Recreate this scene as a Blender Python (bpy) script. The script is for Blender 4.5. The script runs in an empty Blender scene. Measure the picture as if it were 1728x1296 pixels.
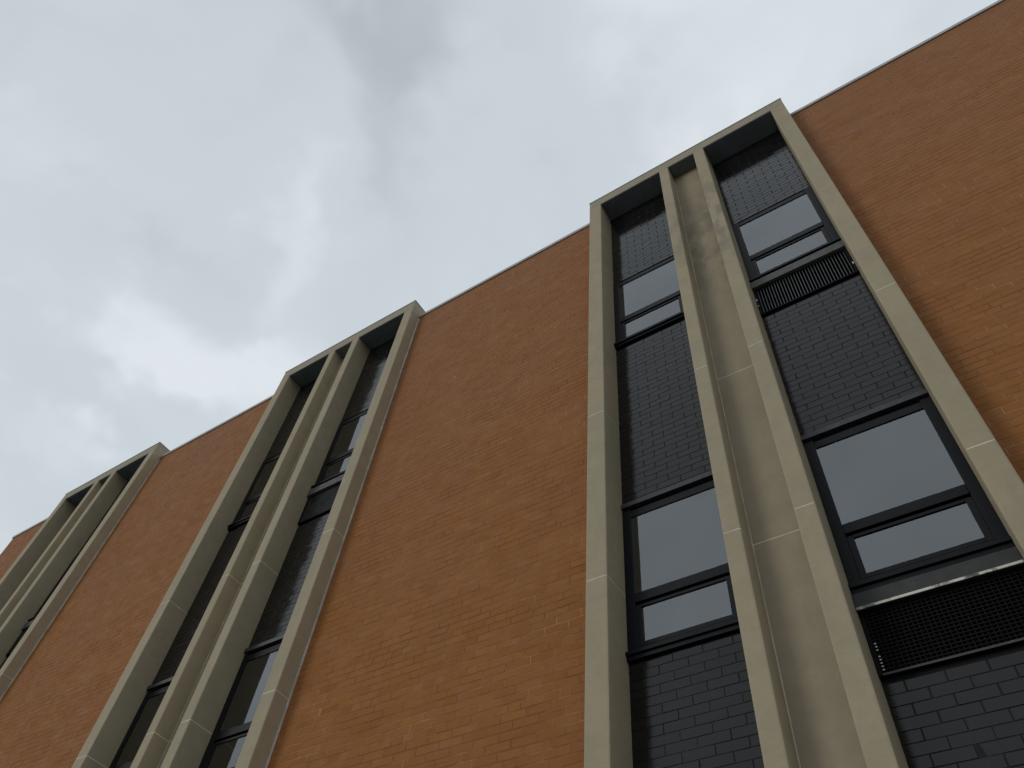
import bpy, bmesh, math, random
import numpy as np
from mathutils import Matrix, Vector

# ------------------------------------------------------------------ camera
SC = bpy.context.scene
COL = SC.collection
U = 2.67                 # metres per facade unit (one window bay is one unit wide)
EYE = 1.6                # eye height above the pavement
def P3(x, y, z): return (x * U, y * U, z * U + EYE)

CAM_X, CAM_D = 0.82283, 1.49476
R = np.array([[0.835928, 0.542476, 0.083328],
              [-0.397789, 0.703448, -0.589003],
              [-0.378137, 0.459217, 0.803824]])      # rows: camera right, down, forward
FPX = 1334.99
cam_d = bpy.data.cameras.new('camera')
cam = bpy.data.objects.new('camera', cam_d); COL.objects.link(cam)
cam_d.sensor_width = 36.0; cam_d.lens = 36.0 * FPX / 1728.0
cam_d.clip_start = 0.05; cam_d.clip_end = 3000
m = Matrix((( R[0][0], -R[1][0], -R[2][0], CAM_X * U),
            ( R[0][1], -R[1][1], -R[2][1], -CAM_D * U),
            ( R[0][2], -R[1][2], -R[2][2], EYE),
            (0, 0, 0, 1)))
cam.matrix_world = m
SC.camera = cam
def project(x, y, z):
    c = R @ np.array([x - CAM_X, y + CAM_D, z])
    if c[2] <= 0.05: return None
    return 864 + FPX * c[0] / c[2], 648 + FPX * c[1] / c[2], c[2]

# ------------------------------------------------------------------ world: overcast sky
SKY_OFF = 3.7
SUN_EL, SUN_AZ = math.radians(15), math.radians(-36)   # azimuth measured from -Y towards -X
w = bpy.data.worlds.new('World'); SC.world = w; w.use_nodes = True
nt = w.node_tree; nt.nodes.clear()
def N(tree, kind, **kw):
    n = tree.nodes.new(kind)
    for k, v in kw.items():
        if k == 'inp':
            for a, b in v.items(): n.inputs[a].default_value = b
        else: setattr(n, k, v)
    return n
L = nt.links.new
sky = N(nt, 'ShaderNodeTexSky', sky_type='NISHITA', sun_disc=False, sun_elevation=SUN_EL, sun_rotation=math.radians(180) + SUN_AZ)
bg_sky = N(nt, 'ShaderNodeBackground', inp={'Strength': 0.07}); L(sky.outputs[0], bg_sky.inputs[0])
tc = N(nt, 'ShaderNodeTexCoord')
sep = N(nt, 'ShaderNodeSeparateXYZ'); L(tc.outputs['Generated'], sep.inputs[0])
zz = N(nt, 'ShaderNodeMath', operation='MAXIMUM', inp={1: 0.0}); L(sep.outputs[2], zz.inputs[0])
za = N(nt, 'ShaderNodeMath', operation='ADD', inp={1: 0.25}); L(zz.outputs[0], za.inputs[0])
dv = N(nt, 'ShaderNodeVectorMath', operation='DIVIDE'); L(tc.outputs['Generated'], dv.inputs[0]); L(za.outputs[0], dv.inputs[1])
warp = N(nt, 'ShaderNodeTexNoise', inp={'Scale': 3.6, 'Detail': 4.0, 'Roughness': 0.55}); L(dv.outputs[0], warp.inputs['Vector'])
ws = N(nt, 'ShaderNodeVectorMath', operation='MULTIPLY_ADD'); ws.inputs[1].default_value = (0.34, 0.34, 0.34); ws.inputs[2].default_value = (-0.17, -0.17, -0.17)
L(warp.outputs['Color'], ws.inputs[0])
wp = N(nt, 'ShaderNodeVectorMath', operation='ADD'); L(dv.outputs[0], wp.inputs[0]); L(ws.outputs[0], wp.inputs[1])
wq = N(nt, 'ShaderNodeVectorMath', operation='ADD'); wq.inputs[1].default_value = (SKY_OFF, 0.0, 0.0); L(wp.outputs[0], wq.inputs[0]); wp = wq
wdir = N(nt, 'ShaderNodeVectorMath', operation='MULTIPLY_ADD'); wdir.inputs[1].default_value = (.55, .55, .55); L(ws.outputs[0], wdir.inputs[0]); L(tc.outputs['Generated'], wdir.inputs[2])
n1 = N(nt, 'ShaderNodeTexNoise', inp={'Scale': 2.1, 'Detail': 4.0, 'Roughness': 0.40}); L(wp.outputs[0], n1.inputs['Vector'])
n2 = N(nt, 'ShaderNodeTexNoise', inp={'Scale': 4.6, 'Detail': 4.0, 'Roughness': 0.45}); L(wp.outputs[0], n2.inputs['Vector'])
acc = N(nt, 'ShaderNodeMath', operation='MULTIPLY_ADD', inp={1: 0.34, 2: 0.29}); L(n1.outputs[0], acc.inputs[0])
a2 = N(nt, 'ShaderNodeMath', operation='MULTIPLY_ADD', inp={1: 0.20}); L(n2.outputs[0], a2.inputs[0]); L(acc.outputs[0], a2.inputs[2])
cur = a2
# broad darker and lighter cloud masses (direction, cosine at edge, weight)
for d, lo, wgt in [((-0.36, 0.124, 0.925), 0.962, -0.15),
                   ((-0.469, 0.034, 0.883), 0.970, -0.15),
                   ((-0.373, 0.217, 0.902), 0.972, -0.13),
                   ((-0.626, -0.094, 0.774), 0.985, -0.15),
                   ((-0.559, -0.15, 0.816), 0.985, -0.10),
                   ((-0.552, -0.05, 0.833), 0.993, 0.13),
                   ((-0.571, 0.082, 0.817), 0.982, 0.22),
                   ((-0.573, 0.194, 0.796), 0.985, 0.10),
                   ((-0.773, 0.146, 0.618), 0.985, -0.20),
                   ((-0.82, 0.2, 0.536), 0.985, 0.20),
                   ((-0.16, 0.168, 0.973), 0.980, -0.10),
                   ((-0.192, 0.336, 0.922), 0.980, 0.13),
                   ((0.057, 0.297, 0.953), 0.965, 0.12),
                   ((-0.495, 0.308, 0.812), 0.980, 0.08),
                   ((-0.691, 0.187, 0.699), 0.980, 0.05),
                   ((-0.677, 0.041, 0.735), 0.985, 0.04)]:
    v = Vector(d).normalized()
    dot = N(nt, 'ShaderNodeVectorMath', operation='DOT_PRODUCT'); L(wdir.outputs[0], dot.inputs[0]); dot.inputs[1].default_value = v
    mr = N(nt, 'ShaderNodeMapRange', interpolation_type='SMOOTHSTEP', inp={1: lo - 0.014, 2: 1.0 if lo > 0.981 else 0.990, 3: 0.0, 4: wgt * 0.50}); L(dot.outputs['Value'], mr.inputs[0])
    ad = N(nt, 'ShaderNodeMath', operation='ADD'); L(cur.outputs[0], ad.inputs[0]); L(mr.outputs[0], ad.inputs[1]); cur = ad
rmp = N(nt, 'ShaderNodeValToRGB')
cr = rmp.color_ramp; cr.interpolation = 'EASE'
cr.elements[0].position = 0.16; cr.elements[0].color = (0.415, 0.462, 0.500, 1)
cr.elements[1].position = 0.74; cr.elements[1].color = (0.760, 0.808, 0.860, 1)
e = cr.elements.new(0.5); e.color = (0.605, 0.660, 0.712, 1)
L(cur.outputs[0], rmp.inputs[0])
bg_cl = N(nt, 'ShaderNodeBackground', inp={'Strength': 1.0})
# an overcast sky grows dimmer towards the horizon
hz = N(nt, 'ShaderNodeMapRange', interpolation_type='SMOOTHSTEP', inp={1: 0.0, 2: 0.55, 3: 0.55, 4: 1.0}); L(sep.outputs[2], hz.inputs[0])
hv = N(nt, 'ShaderNodeVectorMath', operation='SCALE'); L(rmp.outputs[0], hv.inputs[0]); L(hz.outputs[0], hv.inputs['Scale'])
L(hv.outputs[0], bg_cl.inputs[0])
mx = N(nt, 'ShaderNodeMixShader', inp={0: 0.97}); L(bg_sky.outputs[0], mx.inputs[1]); L(bg_cl.outputs[0], mx.inputs[2])
wo = N(nt, 'ShaderNodeOutputWorld'); L(mx.outputs[0], wo.inputs[0])

# ------------------------------------------------------------------ weak, very soft sun behind the cloud
sd = bpy.data.lights.new('sun', 'SUN'); sd.energy = 0.64; sd.angle = math.radians(24); sd.color = (1.0, 0.96, 0.90)
so = bpy.data.objects.new('sun', sd); COL.objects.link(so)
dirv = Vector((math.sin(SUN_AZ) * math.cos(SUN_EL), -math.cos(SUN_AZ) * math.cos(SUN_EL), math.sin(SUN_EL)))
so.rotation_euler = dirv.to_track_quat('Z', 'Y').to_euler(); so.location = (0, -20, 30)

SC.view_settings.view_transform = 'Standard'; SC.view_settings.look = 'None'
SC.view_settings.exposure = 0.0; SC.view_settings.gamma = 1.0; SC.view_settings.use_curve_mapping = False
SC.render.engine = 'CYCLES'
SC.cycles.max_bounces = 8

# ------------------------------------------------------------------ materials
def new_mat(name):
    mt = bpy.data.materials.new(name); mt.use_nodes = True
    t = mt.node_tree; t.nodes.clear()
    out = N(t, 'ShaderNodeOutputMaterial'); b = N(t, 'ShaderNodeBsdfPrincipled'); t.links.new(b.outputs[0], out.inputs[0])
    g = N(t, 'ShaderNodeNewGeometry')
    return mt, t, b, g
def mixc(t, fac, a, b, mode='MIX'):
    n = N(t, 'ShaderNodeMix', data_type='RGBA', blend_type=mode)
    for sock, val in ((n.inputs[0], fac), (n.inputs[6], a), (n.inputs[7], b)):
        if isinstance(val, (int, float)): sock.default_value = val
        elif isinstance(val, tuple): sock.default_value = (*val, 1) if len(val) == 3 else val
        else: t.links.new(val, sock)
    return n.outputs[2]
def noise(t, vec, scale, detail=4, rough=.5, sc=None):
    if sc:
        mp = N(t, 'ShaderNodeMapping', inp={'Scale': sc}); t.links.new(vec, mp.inputs[0]); vec = mp.outputs[0]
    n = N(t, 'ShaderNodeTexNoise', inp={'Scale': scale, 'Detail': detail, 'Roughness': rough}); t.links.new(vec, n.inputs['Vector'])
    return n.outputs[0]
def rng(t, v, a, b, c, d):
    n = N(t, 'ShaderNodeMapRange', inp={1: a, 2: b, 3: c, 4: d}); t.links.new(v, n.inputs[0]); return n.outputs[0]
def bump(t, b, h, dist, strength=1.0):
    n = N(t, 'ShaderNodeBump', inp={'Strength': strength, 'Distance': dist}); t.links.new(h, n.inputs['Height']); t.links.new(n.outputs[0], b.inputs['Normal'])

def m_concrete(name, base, warm, stain=1.0):
    mt, t, b, g = new_mat(name); p = g.outputs['Position']
    oi = N(t, 'ShaderNodeObjectInfo')
    c = mixc(t, rng(t, noise(t, p, 1.1, 5, .6), .35, .68, 0, 1), base, warm)
    c = mixc(t, rng(t, noise(t, p, 4.5, 6, .65), .42, .66, 0, .42), c, tuple(x * .76 for x in base))
    c = mixc(t, rng(t, noise(t, p, 2.2, 4, .6, (1, 1, .6)), .50, .64, 0, .40), c, (base[0] * .84, base[1] * .87, base[2] * .83))     # faint green film
    c = mixc(t, rng(t, noise(t, p, 8.5, 3, .5, (1, 1, .45)), .60, .70, 0, .30), c, tuple(x * 1.18 for x in base))
    c = mixc(t, rng(t, noise(t, p, 3.2, 5, .6, (1, 1, .10)), .50, .74, 0, .34 * stain), c, (base[0] * .74, base[1] * .76, base[2] * .76))      # rain streaks
    c = mixc(t, rng(t, noise(t, p, 2.3, 3, .5, (1, 1, .5)), .58, .72, 0, .25 * stain), c, (base[0] * 1.16, base[1] * 1.13, base[2] * 1.08))
    c = mixc(t, rng(t, noise(t, p, 240, 2, .6), .40, .66, 0, .22), c, tuple(x * .72 for x in base))
    c = mixc(t, rng(t, oi.outputs['Random'], 0, 1, 0, .16), c, tuple(x * .82 for x in base))
    # one old leak stain on the near bay: mottled dark and pale patches of their own shape
    vd = N(t, 'ShaderNodeVectorMath', operation='DISTANCE'); mp = N(t, 'ShaderNodeMapping', inp={'Scale': (1, 1, .36)}); t.links.new(p, mp.inputs[0])
    t.links.new(mp.outputs[0], vd.inputs[0]); vd.inputs[1].default_value = (1.42, -.12, 9.55 * .36)
    near = rng(t, vd.outputs['Value'], .22, .55, 1, 0)
    pat = rng(t, noise(t, p, 6.0, 5, .6, (1, 1, .55)), .42, .56, 0, .50)
    ms = N(t, 'ShaderNodeMath', operation='MULTIPLY'); t.links.new(near, ms.inputs[0]); t.links.new(pat, ms.inputs[1])
    c = mixc(t, ms.outputs[0], c, (.155, .145, .105))
    t.links.new(c, b.inputs['Base Color'])
    b.inputs['Roughness'].default_value = .86; b.inputs['Specular IOR Level'].default_value = .35
    h = N(t, 'ShaderNodeMath', operation='ADD'); t.links.new(noise(t, p, 160, 4, .6), h.inputs[0])
    h2 = N(t, 'ShaderNodeMath', operation='MULTIPLY', inp={1: 3.0}); t.links.new(noise(t, p, 14, 4, .55), h2.inputs[0]); t.links.new(h2.outputs[0], h.inputs[1])
    bump(t, b, h.outputs[0], .0016, .8)
    return mt
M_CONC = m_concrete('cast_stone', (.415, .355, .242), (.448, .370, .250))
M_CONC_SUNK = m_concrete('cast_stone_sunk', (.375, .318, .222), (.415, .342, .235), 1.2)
M_CONC_TOP = m_concrete('cast_stone_header', (.385, .34, .25), (.395, .345, .255))

def m_brick(name, base, dark, light, rough, spec, tintamt, bumpd, weather, haze_tint=None):
    mt, t, b, g = new_mat(name); p = g.outputs['Position']
    at = N(t, 'ShaderNodeAttribute', attribute_name='tint')
    c = mixc(t, at.outputs['Fac'], dark, light)
    c = mixc(t, 1 - tintamt, c, base)
    for args, lo, hi, amt, col in weather:
        c = mixc(t, rng(t, noise(t, p, *args), lo, hi, 0, amt), c, col)
    t.links.new(c, b.inputs['Base Color'])
    if haze_tint:  # sky haze over the upper wall, painted in as a paler brick tone
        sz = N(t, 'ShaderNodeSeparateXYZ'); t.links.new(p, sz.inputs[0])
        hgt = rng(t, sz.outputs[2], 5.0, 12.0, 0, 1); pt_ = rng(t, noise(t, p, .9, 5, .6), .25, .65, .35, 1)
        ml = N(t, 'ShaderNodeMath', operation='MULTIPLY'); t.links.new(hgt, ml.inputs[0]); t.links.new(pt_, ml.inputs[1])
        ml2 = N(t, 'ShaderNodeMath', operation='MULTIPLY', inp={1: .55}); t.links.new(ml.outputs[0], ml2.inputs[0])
        c = mixc(t, ml2.outputs[0], c, haze_tint); t.links.new(c, b.inputs['Base Color'])
    rr = rng(t, noise(t, p, 9, 3), .3, .7, rough * .85, min(1, rough * 1.2))
    t.links.new(rr, b.inputs['Roughness']); b.inputs['Specular IOR Level'].default_value = spec
    bump(t, b, noise(t, p, 130, 4, .65), bumpd, .8)
    return mt
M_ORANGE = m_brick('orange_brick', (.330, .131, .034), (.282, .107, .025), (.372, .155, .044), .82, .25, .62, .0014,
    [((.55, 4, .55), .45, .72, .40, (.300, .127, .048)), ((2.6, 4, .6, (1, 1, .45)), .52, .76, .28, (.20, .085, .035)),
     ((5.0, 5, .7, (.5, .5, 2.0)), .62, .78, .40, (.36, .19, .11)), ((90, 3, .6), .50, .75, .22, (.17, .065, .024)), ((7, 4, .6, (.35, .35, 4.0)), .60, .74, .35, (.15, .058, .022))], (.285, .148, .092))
M_BLACK = m_brick('glazed_black_brick', (.0100, .0098, .0088), (.007, .007, .0075), (.016, .0152, .014), .07, .38, .8, .0004,
    [((1.6, 4, .55), .45, .75, .45, (.020, .018, .017)), ((60, 3, .6), .55, .8, .25, (.05, .05, .05))])
def m_plain(name, col, rough, spec=.5, metal=0, var=.25, scale=20):
    mt, t, b, g = new_mat(name); p = g.outputs['Position']
    c = mixc(t, rng(t, noise(t, p, scale, 4, .6), .35, .7, 0, 1), col, tuple(x * (1 - var) for x in col))
    t.links.new(c, b.inputs['Base Color']); b.inputs['Roughness'].default_value = rough
    b.inputs['Specular IOR Level'].default_value = spec; b.inputs['Metallic'].default_value = metal
    bump(t, b, noise(t, p, scale * 6, 3), .0008, .5)
    return mt
M_MORTAR = m_plain('tan_mortar', (.31, .145, .050), .95, .2, 0, .5, 6)
mt, t, b, g = new_mat('patchy_tan_mortar'); p = g.outputs['Position']
c = mixc(t, rng(t, noise(t, p, 2.2, 6, .7, (.6, .6, 1.4)), .46, .62, 0, 1), (.225, .095, .034), (.40, .220, .105)); t.links.new(c, b.inputs['Base Color']); b.inputs['Roughness'].default_value = .95
bump(t, b, noise(t, p, 150, 3), .001, .6); M_MORTAR = mt
M_BMORTAR = m_plain('black_mortar', (.009, .009, .009), .6, .25)
M_JOINT = m_plain('pale_joint_mortar', (.78, .71, .57), .95, .2, 0, .25, 9)
M_CAULK = m_plain('pale_caulk', (.74, .70, .60), .8, .3, 0, .4, 7)
M_FRAME = m_plain('dark_painted_metal', (.006, .0075, .010), .42, .18, 0, .4)
M_STEEL = m_plain('grey_painted_lintel', (.042, .046, .052), .45, .5, 0, .5)
M_FASCIA = m_plain('faded_grey_metal', (.11, .11, .105), .6, .4, 0, .4, 12)
M_FASCIA2 = m_plain('dark_faded_metal', (.045, .045, .043), .6, .4, 0, .4, 12)
M_GRILLE = m_plain('black_grille_metal', (.005, .005, .006), .8, .2, 0, .5, 30)
M_FIN = m_plain('grille_fin_metal', (.060, .062, .062), .4, .5, 0, .7, 16)
M_WEEP = m_plain('white_plug', (.75, .74, .70), .6, .4)
M_COPE = m_plain('grey_coping_metal', (.46, .45, .43), .5, .4, 0, .25, 5)
M_BLIND = m_plain('dim_blind_cloth', (.035, .036, .038), .9, .2, 0, .2, 3)
M_PAPER = m_plain('white_paper', (.70, .71, .70), .9)
M_ROOF = m_plain('roof_membrane', (.30, .30, .30), .9)
M_SOFFIT_SHADE = m_plain('blue_grey_soffit_shade', (.17, .20, .22), .75, .3, 0, .25, 5)  # shade and haze under the header, put into the colour
M_DARK = m_plain('dark_void', (.008, .008, .009), .9)
# worn edge: bright bare metal showing through dark paint
mt, t, b, g = new_mat('worn_white_edge'); p = g.outputs['Position']
c = mixc(t, rng(t, noise(t, p, 9, 5, .7), .40, .52, 0, 1), (.10, .10, .095), (.70, .68, .60)); t.links.new(c, b.inputs['Base Color']); b.inputs['Roughness'].default_value = .6
M_WORN = mt
mt, t, b, g = new_mat('worn_black_edge'); p = g.outputs['Position']
c = mixc(t, rng(t, noise(t, p, 7, 5, .7), .60, .68, 0, 1), (.05, .05, .048), (.70, .68, .60)); t.links.new(c, b.inputs['Base Color']); b.inputs['Roughness'].default_value = .6
M_WORN2 = mt
# window glass: clear double pane, mirrors the sky more the flatter it is seen
mt = bpy.data.materials.new('window_glass'); mt.use_nodes = True; t = mt.node_tree; t.nodes.clear()
out = N(t, 'ShaderNodeOutputMaterial'); mxs = N(t, 'ShaderNodeMixShader'); fr = N(t, 'ShaderNodeFresnel', inp={'IOR': 2.55})
tr = N(t, 'ShaderNodeBsdfTransparent', inp={'Color': (.62, .65, .66, 1)}); gl = N(t, 'ShaderNodeBsdfGlossy', inp={'Roughness': .035, 'Color': (.93, .96, 1, 1)})
g = N(t, 'ShaderNodeNewGeometry')
bp = N(t, 'ShaderNodeBump', inp={'Strength': .35, 'Distance': .004}); t.links.new(noise(t, g.outputs['Position'], 1.6, 2), bp.inputs['Height']); t.links.new(bp.outputs[0], gl.inputs['Normal'])
t.links.new(fr.outputs[0], mxs.inputs[0]); t.links.new(tr.outputs[0], mxs.inputs[1]); t.links.new(gl.outputs[0], mxs.inputs[2]); t.links.new(mxs.outputs[0], out.inputs[0])
gm = rng(t, noise(t, g.outputs['Position'], 1.3, 5, .6), .3, .7, .88, 1.0); gc = N(t, 'ShaderNodeCombineColor')
for i_ in range(3): t.links.new(gm, gc.inputs[i_])
t.links.new(mixc(t, 1.0, gc.outputs[0], (.95, .98, 1.0), 'MULTIPLY'), gl.inputs['Color'])
M_GLASS = mt
# pavement
mt, t, b, g = new_mat('pavement_concrete'); p = g.outputs['Position']
c = mixc(t, rng(t, noise(t, p, .6, 5, .6), .3, .7, 0, 1), (.13, .13, .125), (.09, .09, .09)); t.links.new(c, b.inputs['Base Color']); b.inputs['Roughness'].default_value = .9
bump(t, b, noise(t, p, 60, 4), .003, .6); M_GROUND = mt

# ------------------------------------------------------------------ mesh helpers (facade units in, metres out)
def mesh_from(name, V, F, mat, tint=None):
    me = bpy.data.meshes.new(name); me.from_pydata([tuple(v) for v in V], [], F); me.materials.append(mat)
    if tint is not None:
        a = me.attributes.new('tint', 'FLOAT', 'FACE'); a.data.foreach_set('value', np.asarray(tint, dtype=np.float32))
    me.update(); return me
def link(name, me, parent=None, loc=None):
    o = bpy.data.objects.new(name, me); COL.objects.link(o)
    if parent is not None: o.parent = parent
    if loc is not None: o.location = loc
    return o
def box_vf(x0, x1, y0, y1, z0, z1):
    V = [P3(x, y, z) for z in (z0, z1) for y in (y0, y1) for x in (x0, x1)]
    return V, [(0, 2, 3, 1), (4, 5, 7, 6), (0, 1, 5, 4), (2, 6, 7, 3), (0, 4, 6, 2), (1, 3, 7, 5)]
class MB:
    def __init__(s): s.V = []; s.F = []
    def box(s, *a):
        V, F = box_vf(*a); n = len(s.V); s.V += V; s.F += [tuple(i + n for i in f) for f in F]; return s
    def mesh(s, name, mat, bev=0, vert=False):
        me = mesh_from(name, s.V, s.F, mat)
        if bev:
            bm = bmesh.new(); bm.from_mesh(me)
            bmesh.ops.bevel(bm, geom=[e for e in bm.edges if not vert or abs(e.verts[0].co.z - e.verts[1].co.z) > .3], offset=bev, segments=2, profile=.6, affect='EDGES', clamp_overlap=True)
            bm.to_mesh(me); bm.free()
        return me
_cache = {}
def part(name, key, parent, mat, boxes, bev=0.0, label=None, loc=None, vert=False):
    """one mesh object; same key -> shared mesh data"""
    me = _cache.get(key)
    if me is None:
        mb = MB()
        for bx in boxes: mb.box(*bx)
        me = mb.mesh(name, mat, bev, vert); _cache[key] = me
    o = link(name, me, parent, loc)
    if label: o['label'] = label
    return o

rnd = random.Random(11)
# ------------------------------------------------------------------ ground
gd = mesh_from('ground', [(-900, -900, 0), (900, -900, 0), (900, 900, 0), (-900, 900, 0)], [(0, 1, 2, 3)], M_GROUND)
go = link('ground', gd); go['kind'] = 'structure'

# ------------------------------------------------------------------ the building
T, H = 3.7834, 0.0729            # top of the window frames, header depth
FR = -0.0850                     # front of the cast-stone frames
GZ = 0.0172                      # glazing / black brick plane
WY = -0.0220                      # orange brick plane
NI = -0.0157                     # sunk panel between the middle piers
A = [0.0, .0636, .3808, .4271, .5573, .6085, .9380, 1.0]
J1, J2 = 2.0535, 1.3666
GB = -EYE / U                    # ground level in units
BAYS = [0.0, -2.1132, -4.2548]
END, REND = -4.868, 3.3
ZC = 3.705
bld = bpy.data.objects.new('school_building', None); COL.objects.link(bld)
bld['label'] = 'three storey orange brick building with pale stone window bays and black brick infill'
bld['category'] = 'building'

# ---- bricks
BL, BH = 0.0750, 0.0246
def brick_block(x0, x1, z0, z1, y, jit, tilt, rs, ch=.0005):
    """12 vertices in metres for one brick with chamfered front"""
    cx, cz = (x0 + x1) / 2 * U, (z0 + z1) / 2 * U + EYE
    hx, hz = (x1 - x0) / 2 * U, (z1 - z0) / 2 * U
    c = ch * U
    y0 = y * U + rs.uniform(-jit, jit)
    tx, tz = rs.gauss(0, tilt), rs.gauss(0, tilt)
    V = []
    for (yy, ix) in ((.012, 0), (c, 0), (0, c)):
        for sx, sz in ((-1, -1), (1, -1), (1, 1), (-1, 1)):
            px, pz = sx * (hx - ix), sz * (hz - ix)
            V.append((cx + px, y0 + yy + px * tx + pz * tz, cz + pz))
    return V
BF = [(0, 1, 5, 4), (1, 2, 6, 5), (2, 3, 7, 6), (3, 0, 4, 7), (4, 5, 9, 8), (5, 6, 10, 9), (6, 7, 11, 10), (7, 4, 8, 11), (8, 9, 10, 11)]
def layout(x0, x1, z0, z1, phase_u, joint=.0036, rs=rnd, header_every=0, zbase=None, bed=None):
    bed = joint if bed is None else bed
    zb = GB if zbase is None else zbase
    rows = []
    k0 = int(math.floor((z0 - zb) / BH)); k1 = int(math.ceil((z1 - zb) / BH))
    for k in range(k0, k1):
        a, b_ = zb + k * BH + bed / 2, zb + (k + 1) * BH - bed / 2
        a, b_ = max(a, z0), min(b_, z1)
        if b_ - a < .006: continue
        hd = header_every and k % header_every == 3
        ln = BL / 2 if hd else BL
        off = (phase_u + (.25 * BL if hd else (k % 2) * BL / 2)) % ln
        i = int(math.floor((x0 - off) / ln))
        while off + i * ln < x1:
            p0 = max(off + i * ln + joint / 2 + rs.uniform(-.0006, .0006), x0); p1 = min(off + (i + 1) * ln - joint / 2 + rs.uniform(-.0006, .0006), x1)
            if p1 - p0 > .008: rows.append((p0, p1, a, b_))
            i += 1
    return rows
def tinted(rs):
    v = rs.gauss(.5, .2)
    if rs.random() < .05: v -= .35
    if rs.random() < .04: v += .35
    return min(1, max(0, v))
def build_bricks(entries, name, parent, mat, y, jit, tilt, fieldname='brick_field', key=None, loc=None):
    if key and key in _cache:
        o = link(fieldname, _cache[key], parent, loc); o['kind'] = 'stuff'; return
    V = []; F = []; tn = []
    for (a, b_, c, d) in entries:
        n = len(V); V += brick_block(a, b_, c, d, y, jit, tilt, rnd); F += [tuple(i + n for i in f) for f in BF]; tn += [tinted(rnd)] * 9
    if V:
        me = mesh_from(fieldname, V, F, mat, tn)
        if key: _cache[key] = me
        o = link(fieldname, me, parent, loc); o['kind'] = 'stuff'
def size_on_screen(e, y):
    q = [project(e[0], y, e[2]), project(e[1], y, e[2]), project(e[1], y, e[3]), project(e[0], y, e[3])]
    if any(v is None for v in q): return 0
    cx, cy = sum(v[0] for v in q) / 4, sum(v[1] for v in q) / 4
    if not (0 < cx < 1728 and 0 < cy < 1296): return 0
    return abs(sum(q[i][0] * q[(i + 1) % 4][1] - q[(i + 1) % 4][0] * q[i][1] for i in range(4))) / 2
def occluded(x, z, y):
    """crude test: does a stone pier of the near bay hide this spot"""
    for (a, b_) in ((A[0], A[1]), (A[2], A[3]), (A[4], A[5]), (A[6], A[7])):
        tt = (FR - y) / (-CAM_D - y); xx = x + (CAM_X - x) * tt
        if a <= xx <= b_: return True
    return False
_bm = {}
def single_brick(name, e, parent, mat, y, jit, tilt, ch=.0005):
    ln = round((e[1] - e[0]) / .002) * .002; hh = round((e[3] - e[2]) / .001) * .001
    key = (name, ln, hh, rnd.randrange(9 if ln > BL * .8 else 2))
    me = _bm.get(key)
    if me is None:
        cx, cz = 0, -EYE / U
        V = brick_block(-ln / 2, ln / 2, cz - hh / 2, cz + hh / 2, 0, 0, 0, rnd, ch)
        me = mesh_from(name, V, BF, mat, [tinted(rnd)] * 9); _bm[key] = me
    o = link(name, me, parent, ((e[0] + e[1]) / 2 * U, y * U + rnd.uniform(-jit, jit), (e[2] + e[3]) / 2 * U + EYE))
    o.rotation_euler = (rnd.gauss(0, tilt), 0, rnd.gauss(0, tilt))

# ---- orange brick walls between the bays
segs = [(END, BAYS[2] + A[0]), (BAYS[2] + 1, BAYS[1]), (BAYS[1] + 1, BAYS[0]), (BAYS[0] + 1, REND)]
ZTOP = ZC - .004
cands = []; wall_rows = []
for si, (x0, x1) in enumerate(segs):
    mb = MB().box(x0 + (.0 if si else .002), x1, WY + .0005, WY + .10, GB, ZTOP)
    if si == 0: pass
    wo_ = link('brick_wall', mb.mesh('brick_wall', M_MORTAR), bld)
    wo_['label'] = ['narrow orange brick wall at the far left corner of the building', 'orange brick wall between the far and the middle window bay',
                    'wide orange brick wall between the middle and the near window bay', 'orange brick wall right of the near window bay'][si]
    rows = layout(x0, x1, GB + .02, ZTOP - .001, .013 * si, joint=.0026, bed=.0022, rs=rnd, header_every=6)
    wall_rows.append((wo_, rows))
    for r in rows: cands.append((size_on_screen(r, WY), si, r))
cands.sort(key=lambda q: -q[0])
chosen = set((c[1], c[2]) for c in cands[:300])
for si, (wo_, rows) in enumerate(wall_rows):
    rest = []
    for r in rows:
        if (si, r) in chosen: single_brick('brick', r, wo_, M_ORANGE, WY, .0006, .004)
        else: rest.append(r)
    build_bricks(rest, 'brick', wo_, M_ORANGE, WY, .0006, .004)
# side and rear walls, roof, so that the building is a solid
part('side_wall', 'swl', bld, M_ORANGE, [(END, END + .1, WY + .004, WY + 5.0, GB, ZTOP)], label='orange brick end wall at the far left')
part('side_wall', 'swr', bld, M_ORANGE, [(REND - .1, REND, WY + .1, WY + 5.0, GB, ZTOP)], label='orange brick end wall at the right')
part('rear_wall', 'rear', bld, M_ORANGE, [(END + .1, REND - .1, WY + 4.9, WY + 5.0, GB, ZTOP)])
part('roof', 'roof', bld, M_ROOF, [(END + .1, REND - .1, WY + .12, WY + 4.9, ZC - .26, ZC - .20)])
# ---- metal coping on each stretch of wall
for si, (x0, x1) in enumerate(segs):
    xx = x0 - (.006 if si == 0 else 0); k = 0
    while xx < x1 - .001:
        xe = min(xx + 1.12, x1)
        part('coping', ('cope', si, k), bld, M_COPE, [(xx + .0008, xe - .0008, WY - .0065, WY + .12, ZC - .023, ZC)], bev=.004)
        xx = xe; k += 1

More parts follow.
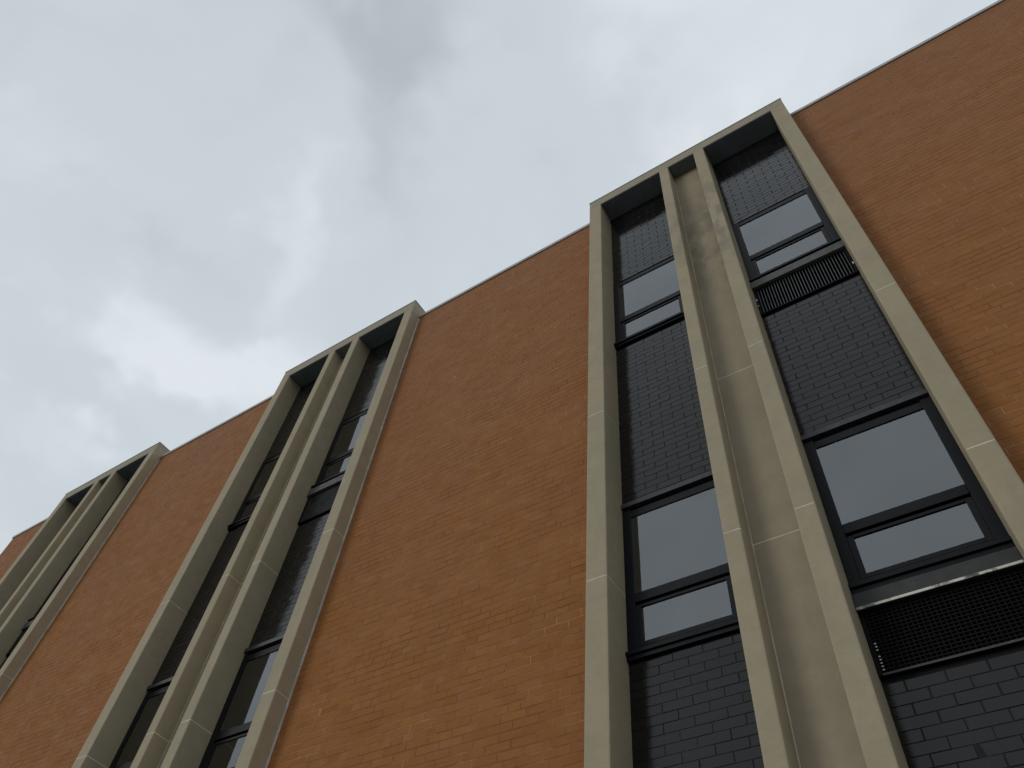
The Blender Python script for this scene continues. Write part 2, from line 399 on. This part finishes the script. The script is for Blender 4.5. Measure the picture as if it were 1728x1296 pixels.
# ---- window bays
PIERS = [(A[0], A[1]), (A[2], A[3]), (A[4], A[5]), (A[6], A[7])]
LEVELS = [GB + .0, -.02, J2 - .6869, J2, J1, J1 + .6869, 3.56, T - H]
PL = [['left pier of the near bay', 'second pier of the near bay', 'third pier of the near bay', 'right pier of the near bay'],
      ['left pier of the middle bay', 'second pier of the middle bay', 'third pier of the middle bay', 'right pier of the middle bay'],
      ['left pier of the far bay', 'second pier of the far bay', 'third pier of the far bay', 'right pier of the far bay']]
JG = [0, .0034, .0034, .0036, .0036, .0008, .0008, .0008]       # width of the joint at each level
black_c = []; black_jobs = []
for bi, BX in enumerate(BAYS):
    off = (BX * U, 0, 0)
    for pi, (x0, x1) in enumerate(PIERS):
        # the pale mortar core is the pier; the cast blocks sit on it
        core = part('stone_pier', ('core', pi), bld, M_JOINT, [(x0 + .0003, x1 - .0003, FR + .0003, .09, GB, T - H - .001)], bev=.0135, vert=True, label='pale stone ' + PL[bi][pi], loc=off)
        for k in range(len(LEVELS) - 1):
            part('stone_block', ('blk', pi, k), core, M_CONC, [(x0, x1, FR, .10, LEVELS[k] + JG[k] / 2, LEVELS[k + 1] - JG[k + 1] / 2)], bev=.012, vert=True)
    hd = part('stone_header', 'hcore', bld, M_CONC_TOP, [(A[0], A[7], FR, .12, T - H, T)], bev=.010, label='pale stone header across the %s bay' % ('near', 'middle', 'far')[bi], loc=off)
    part('header_flashing', 'hflash', hd, M_COPE, [(A[0] - .0015, A[7] + .0015, FR - .0018, .12, T + .0004, T + .0042)])
    for s, xx in (('l', A[0] - .0044), ('r', A[7] + .0001)):
        part('caulk_bead', 'caulk' + s, bld, M_CAULK, [(xx, xx + .0043, WY - .0048, WY + .004, GB, ZC - .031)], loc=off)
    for si_, (xa, xb) in enumerate(((A[1], A[2]), (A[5], A[6]), (A[3], A[4]))):
        part('soffit_shade_sheet', ('soff', si_), hd, M_SOFFIT_SHADE, [(xa + .0005, xb - .0005, FR + .003, (GZ if si_ < 2 else NI) + .0005, T - H - .003, T - H - .0003)])  # added thin sheet, coloured to darken the underside of the header
    # sunk panel between the middle piers
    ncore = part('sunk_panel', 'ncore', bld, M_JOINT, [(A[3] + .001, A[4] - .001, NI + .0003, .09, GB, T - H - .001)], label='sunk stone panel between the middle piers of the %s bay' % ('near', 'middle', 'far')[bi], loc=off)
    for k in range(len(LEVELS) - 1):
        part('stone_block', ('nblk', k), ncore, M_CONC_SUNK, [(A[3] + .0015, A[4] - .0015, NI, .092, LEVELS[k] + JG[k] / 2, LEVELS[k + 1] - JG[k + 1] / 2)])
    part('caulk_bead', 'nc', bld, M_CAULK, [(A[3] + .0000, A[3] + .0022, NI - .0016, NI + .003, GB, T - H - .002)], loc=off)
    # two glazed columns
    for ci, (cx0, cx1) in enumerate(((A[1], A[2]), (A[5], A[6]))):
        side = ('left', 'right')[ci]; bay = ('near', 'middle', 'far')[bi]
        z_top = T - H
        PER = 1.365
        for fl in range(3):
            wt, wb = (3.040, 2.565) if fl == 0 else ((1.675, 1.190) if fl == 1 else (.310, -.175))
            storey = ('top', 'middle', 'lowest')[fl]
            K = lambda *a: (ci, fl) + a
            # black brick above this window
            top = z_top if fl == 0 else ((2.525 if fl == 1 else 1.163) if ci == 0 else (2.318 if fl == 1 else .953))
            bot = wt + (.006 if fl == 0 else .024)
            pn = part('spandrel', K('spm'), bld, M_BMORTAR, [(cx0 - .004, cx1 + .004, GZ + .0008, .088, bot, top)], label='black brick infill above the %s window, %s column of the %s bay' % (storey, side, bay), loc=off)
            rows = layout(cx0, cx1, bot, top, cx0 + .004, joint=.0026, bed=.0018, rs=rnd, zbase=top)
            black_jobs.append((pn, rows, bi, K('spb'), off))
            if bi == 0:
                for r in rows:
                    if not occluded((r[0] + r[1]) / 2, (r[2] + r[3]) / 2, GZ): black_c.append((size_on_screen(r, GZ), len(black_jobs) - 1, r))
            if fl > 0:
                part('lintel', K('lin'), bld, M_STEEL, [(cx0 - .002, cx1 + .002, GZ - .010, .088, wt + .006, wt + .023)], bev=.002, loc=off)
            # window: the outer frame is the thing's part, panes and rails its pieces
            ww = part('window', K('frame'), bld, M_FRAME, [
                (cx0, cx0 + .027, GZ - .0025, .06, wb, wt), (cx1 - .027, cx1, GZ - .0025, .06, wb, wt),
                (cx0 + .027, cx1 - .027, GZ - .0025, .06, wt - .034, wt - .008), (cx0 + .027, cx1 - .027, GZ - .0025, .06, wb, wb + .012)],
                bev=.003, label='%s storey window, %s column of the %s bay' % (storey, side, bay), loc=off)
            zr = wb + .146
            part('rail', K('rail'), ww, M_FRAME, [(cx0 + .0272, cx1 - .0272, GZ - .0045, .05, zr, zr + .029)], bev=.003)
            part('sash_frame', K('sash'), ww, M_FRAME, [
                (cx0 + .0272, cx0 + .0425, GZ - .0022, .045, wb + .0125, zr - .008), (cx1 - .0425, cx1 - .0272, GZ - .0022, .045, wb + .0125, zr - .008),
                (cx0 + .0425, cx1 - .0425, GZ - .0022, .045, wb + .0125, wb + .025), (cx0 + .0425, cx1 - .0425, GZ - .0022, .045, zr - .017, zr - .008)], bev=.003)
            part('pane', K('pane1'), ww, M_GLASS, [(cx0 + .0268, cx1 - .0268, GZ + .0005, GZ + .003, zr + .0285, wt - .0355)])
            part('pane', K('pane2'), ww, M_GLASS, [(cx0 + .042, cx1 - .042, GZ + .0012, GZ + .0037, wb + .0245, zr - .0165)])
            part('blind', K('blind'), ww, M_BLIND, [(cx0 - .004, cx1 + .004, .062, .066, wb, wt)])
            if ci == 0 and fl == 1 and bi == 0:
                part('paper_sheet', 'paper', ww, M_PAPER, [(.0905, .160, .034, .0345, wb + .172, wb + .214)])
            # sill
            sl = part('window_sill', K('sill'), bld, M_FRAME, [(cx0 - .001, cx1 + .001, GZ - .016, .088, wb - .011, wb - .001), (cx0 - .001, cx1 + .001, GZ - .010, .088, wb - .024, wb - .0125), (cx0 - .001, cx1 + .001, GZ + .003, .086, wb - .040, wb - .0241)], bev=.002, loc=off)
            if ci == 1:
                fz = wb - .031
                part('fascia', K('fas'), bld, (M_FASCIA if fl == 0 else M_FASCIA2), [(cx0 + .001, cx1 - .001, GZ - .019, .087, fz - .040, fz)], bev=.003, loc=off)
                if fl == 0:
                    pass
                else:
                    part('worn_edge', K('worn'), bld, M_WORN, [(cx0 + .002, cx1 - .002, GZ - .0215, GZ - .0193, fz - .0425, fz - .0365)], loc=off)
                g1, g0 = fz - .0405, (2.318 if fl == 0 else (.953 if fl == 1 else -.41))
                gr = part('vent_grille', K('gr'), bld, M_GRILLE, [
                    (cx0 + .001, cx0 + .010, GZ - .008, .06, g0 + .014, g1), (cx1 - .010, cx1 - .001, GZ - .008, .06, g0 + .014, g1),
                    (cx0 + .010, cx1 - .010, GZ - .008, .06, g1 - .006, g1), (cx0 + .010, cx1 - .010, GZ - .008, .06, g0 + .014, g0 + .020),
                    (cx0 + .010, cx1 - .010, .050, .058, g0 + .020, g1 - .006)], label='black metal vent grille below the %s window of the %s bay' % (storey, bay), loc=off)
                nf = 31; fw = (cx1 - cx0 - .020) / nf
                if bi == 0 and fl < 2:
                    for q in range(nf):
                        xq = cx0 + .010 + (q + .5) * fw
                        part('fin', K('fin', q), gr, M_FIN if fl == 0 else M_GRILLE, [(xq - .0013, xq + .0013, GZ - .0065, .035, g0 + .0202, g1 - .0062)])
                    if fl == 1:
                        nb = 16
                        for q in range(nb):
                            zq = g0 + .022 + (q + .5) * (g1 - g0 - .028) / nb
                            part('louver_bar', K('bar', q), gr, M_GRILLE, [(cx0 + .0102, cx1 - .0102, GZ - .0075, GZ - .0067, zq - .0014, zq + .0014)])
                        for q in range(9):
                            zq = g0 + .024 + q * .0075
                            if q == 5: continue
                            part('worn_tab', K('tab', q), gr, M_WEEP, [(cx0 + .0125, cx0 + .0165, GZ - .0098, GZ - .0080, zq, zq + .0022)])
                        part('worn_edge', K('w2'), gr, M_WORN2, [(cx0 + .010, cx1 - .010, GZ - .0102, GZ - .0082, g0 + .013, g0 + .0175)])
                    else:
                        for q, (xa, za) in enumerate(((cx0 + .0015, g0 + .100), (cx0 + .0022, g0 + .064), (cx1 - .0060, g0 + .062))):
                            part('white_plug', K('plug', q), gr, M_WEEP, [(xa, xa + (.0042 if q != 1 else .003), GZ - .0115, GZ - .0080, za, za + (.012 if q != 1 else .007))], bev=.002)
                else:
                    part('fin_field', K('finf'), gr, M_FIN, [(cx0 + .010 + (q + .5) * fw - .0013, cx0 + .010 + (q + .5) * fw + .0013, GZ - .0065, .035, g0 + .0202, g1 - .0062) for q in range(nf)])['kind'] = 'stuff'
                part('lintel', K('glin'), bld, M_DARK, [(cx0 - .001, cx1 + .001, GZ + .004, .087, g0 - .0002, g0 + .0138)], loc=off)
        # bottom of the column down to the ground
        zb = -.215 if ci == 0 else -.412
        pn = part('spandrel', ('low', ci), bld, M_BMORTAR, [(cx0 - .004, cx1 + .004, GZ + .0022, .088, GB, zb)], label='black brick base below the %s column of the %s bay' % (side, bay), loc=off)
        black_jobs.append((pn, layout(cx0, cx1, GB, zb, cx0 + .004, rs=rnd, zbase=zb), bi, ('lowb', ci), off))
black_c.sort(key=lambda q: -q[0])
chb = set((c[1], c[2]) for c in black_c[:300])
for ji, (pn, rows, bi, key, off) in enumerate(black_jobs):
    if bi == 0:
        rest = []
        for r in rows:
            if (ji, r) in chb: single_brick('glazed_brick', r, pn, M_BLACK, GZ, .0007, .007, .0003)
            else: rest.append(r)
        build_bricks(rest, 'x', pn, M_BLACK, GZ, .0007, .007, 'glazed_brick_field')
    else:
        build_bricks(rows, 'x', pn, M_BLACK, GZ, .0007, .007, 'glazed_brick_field', key=key)
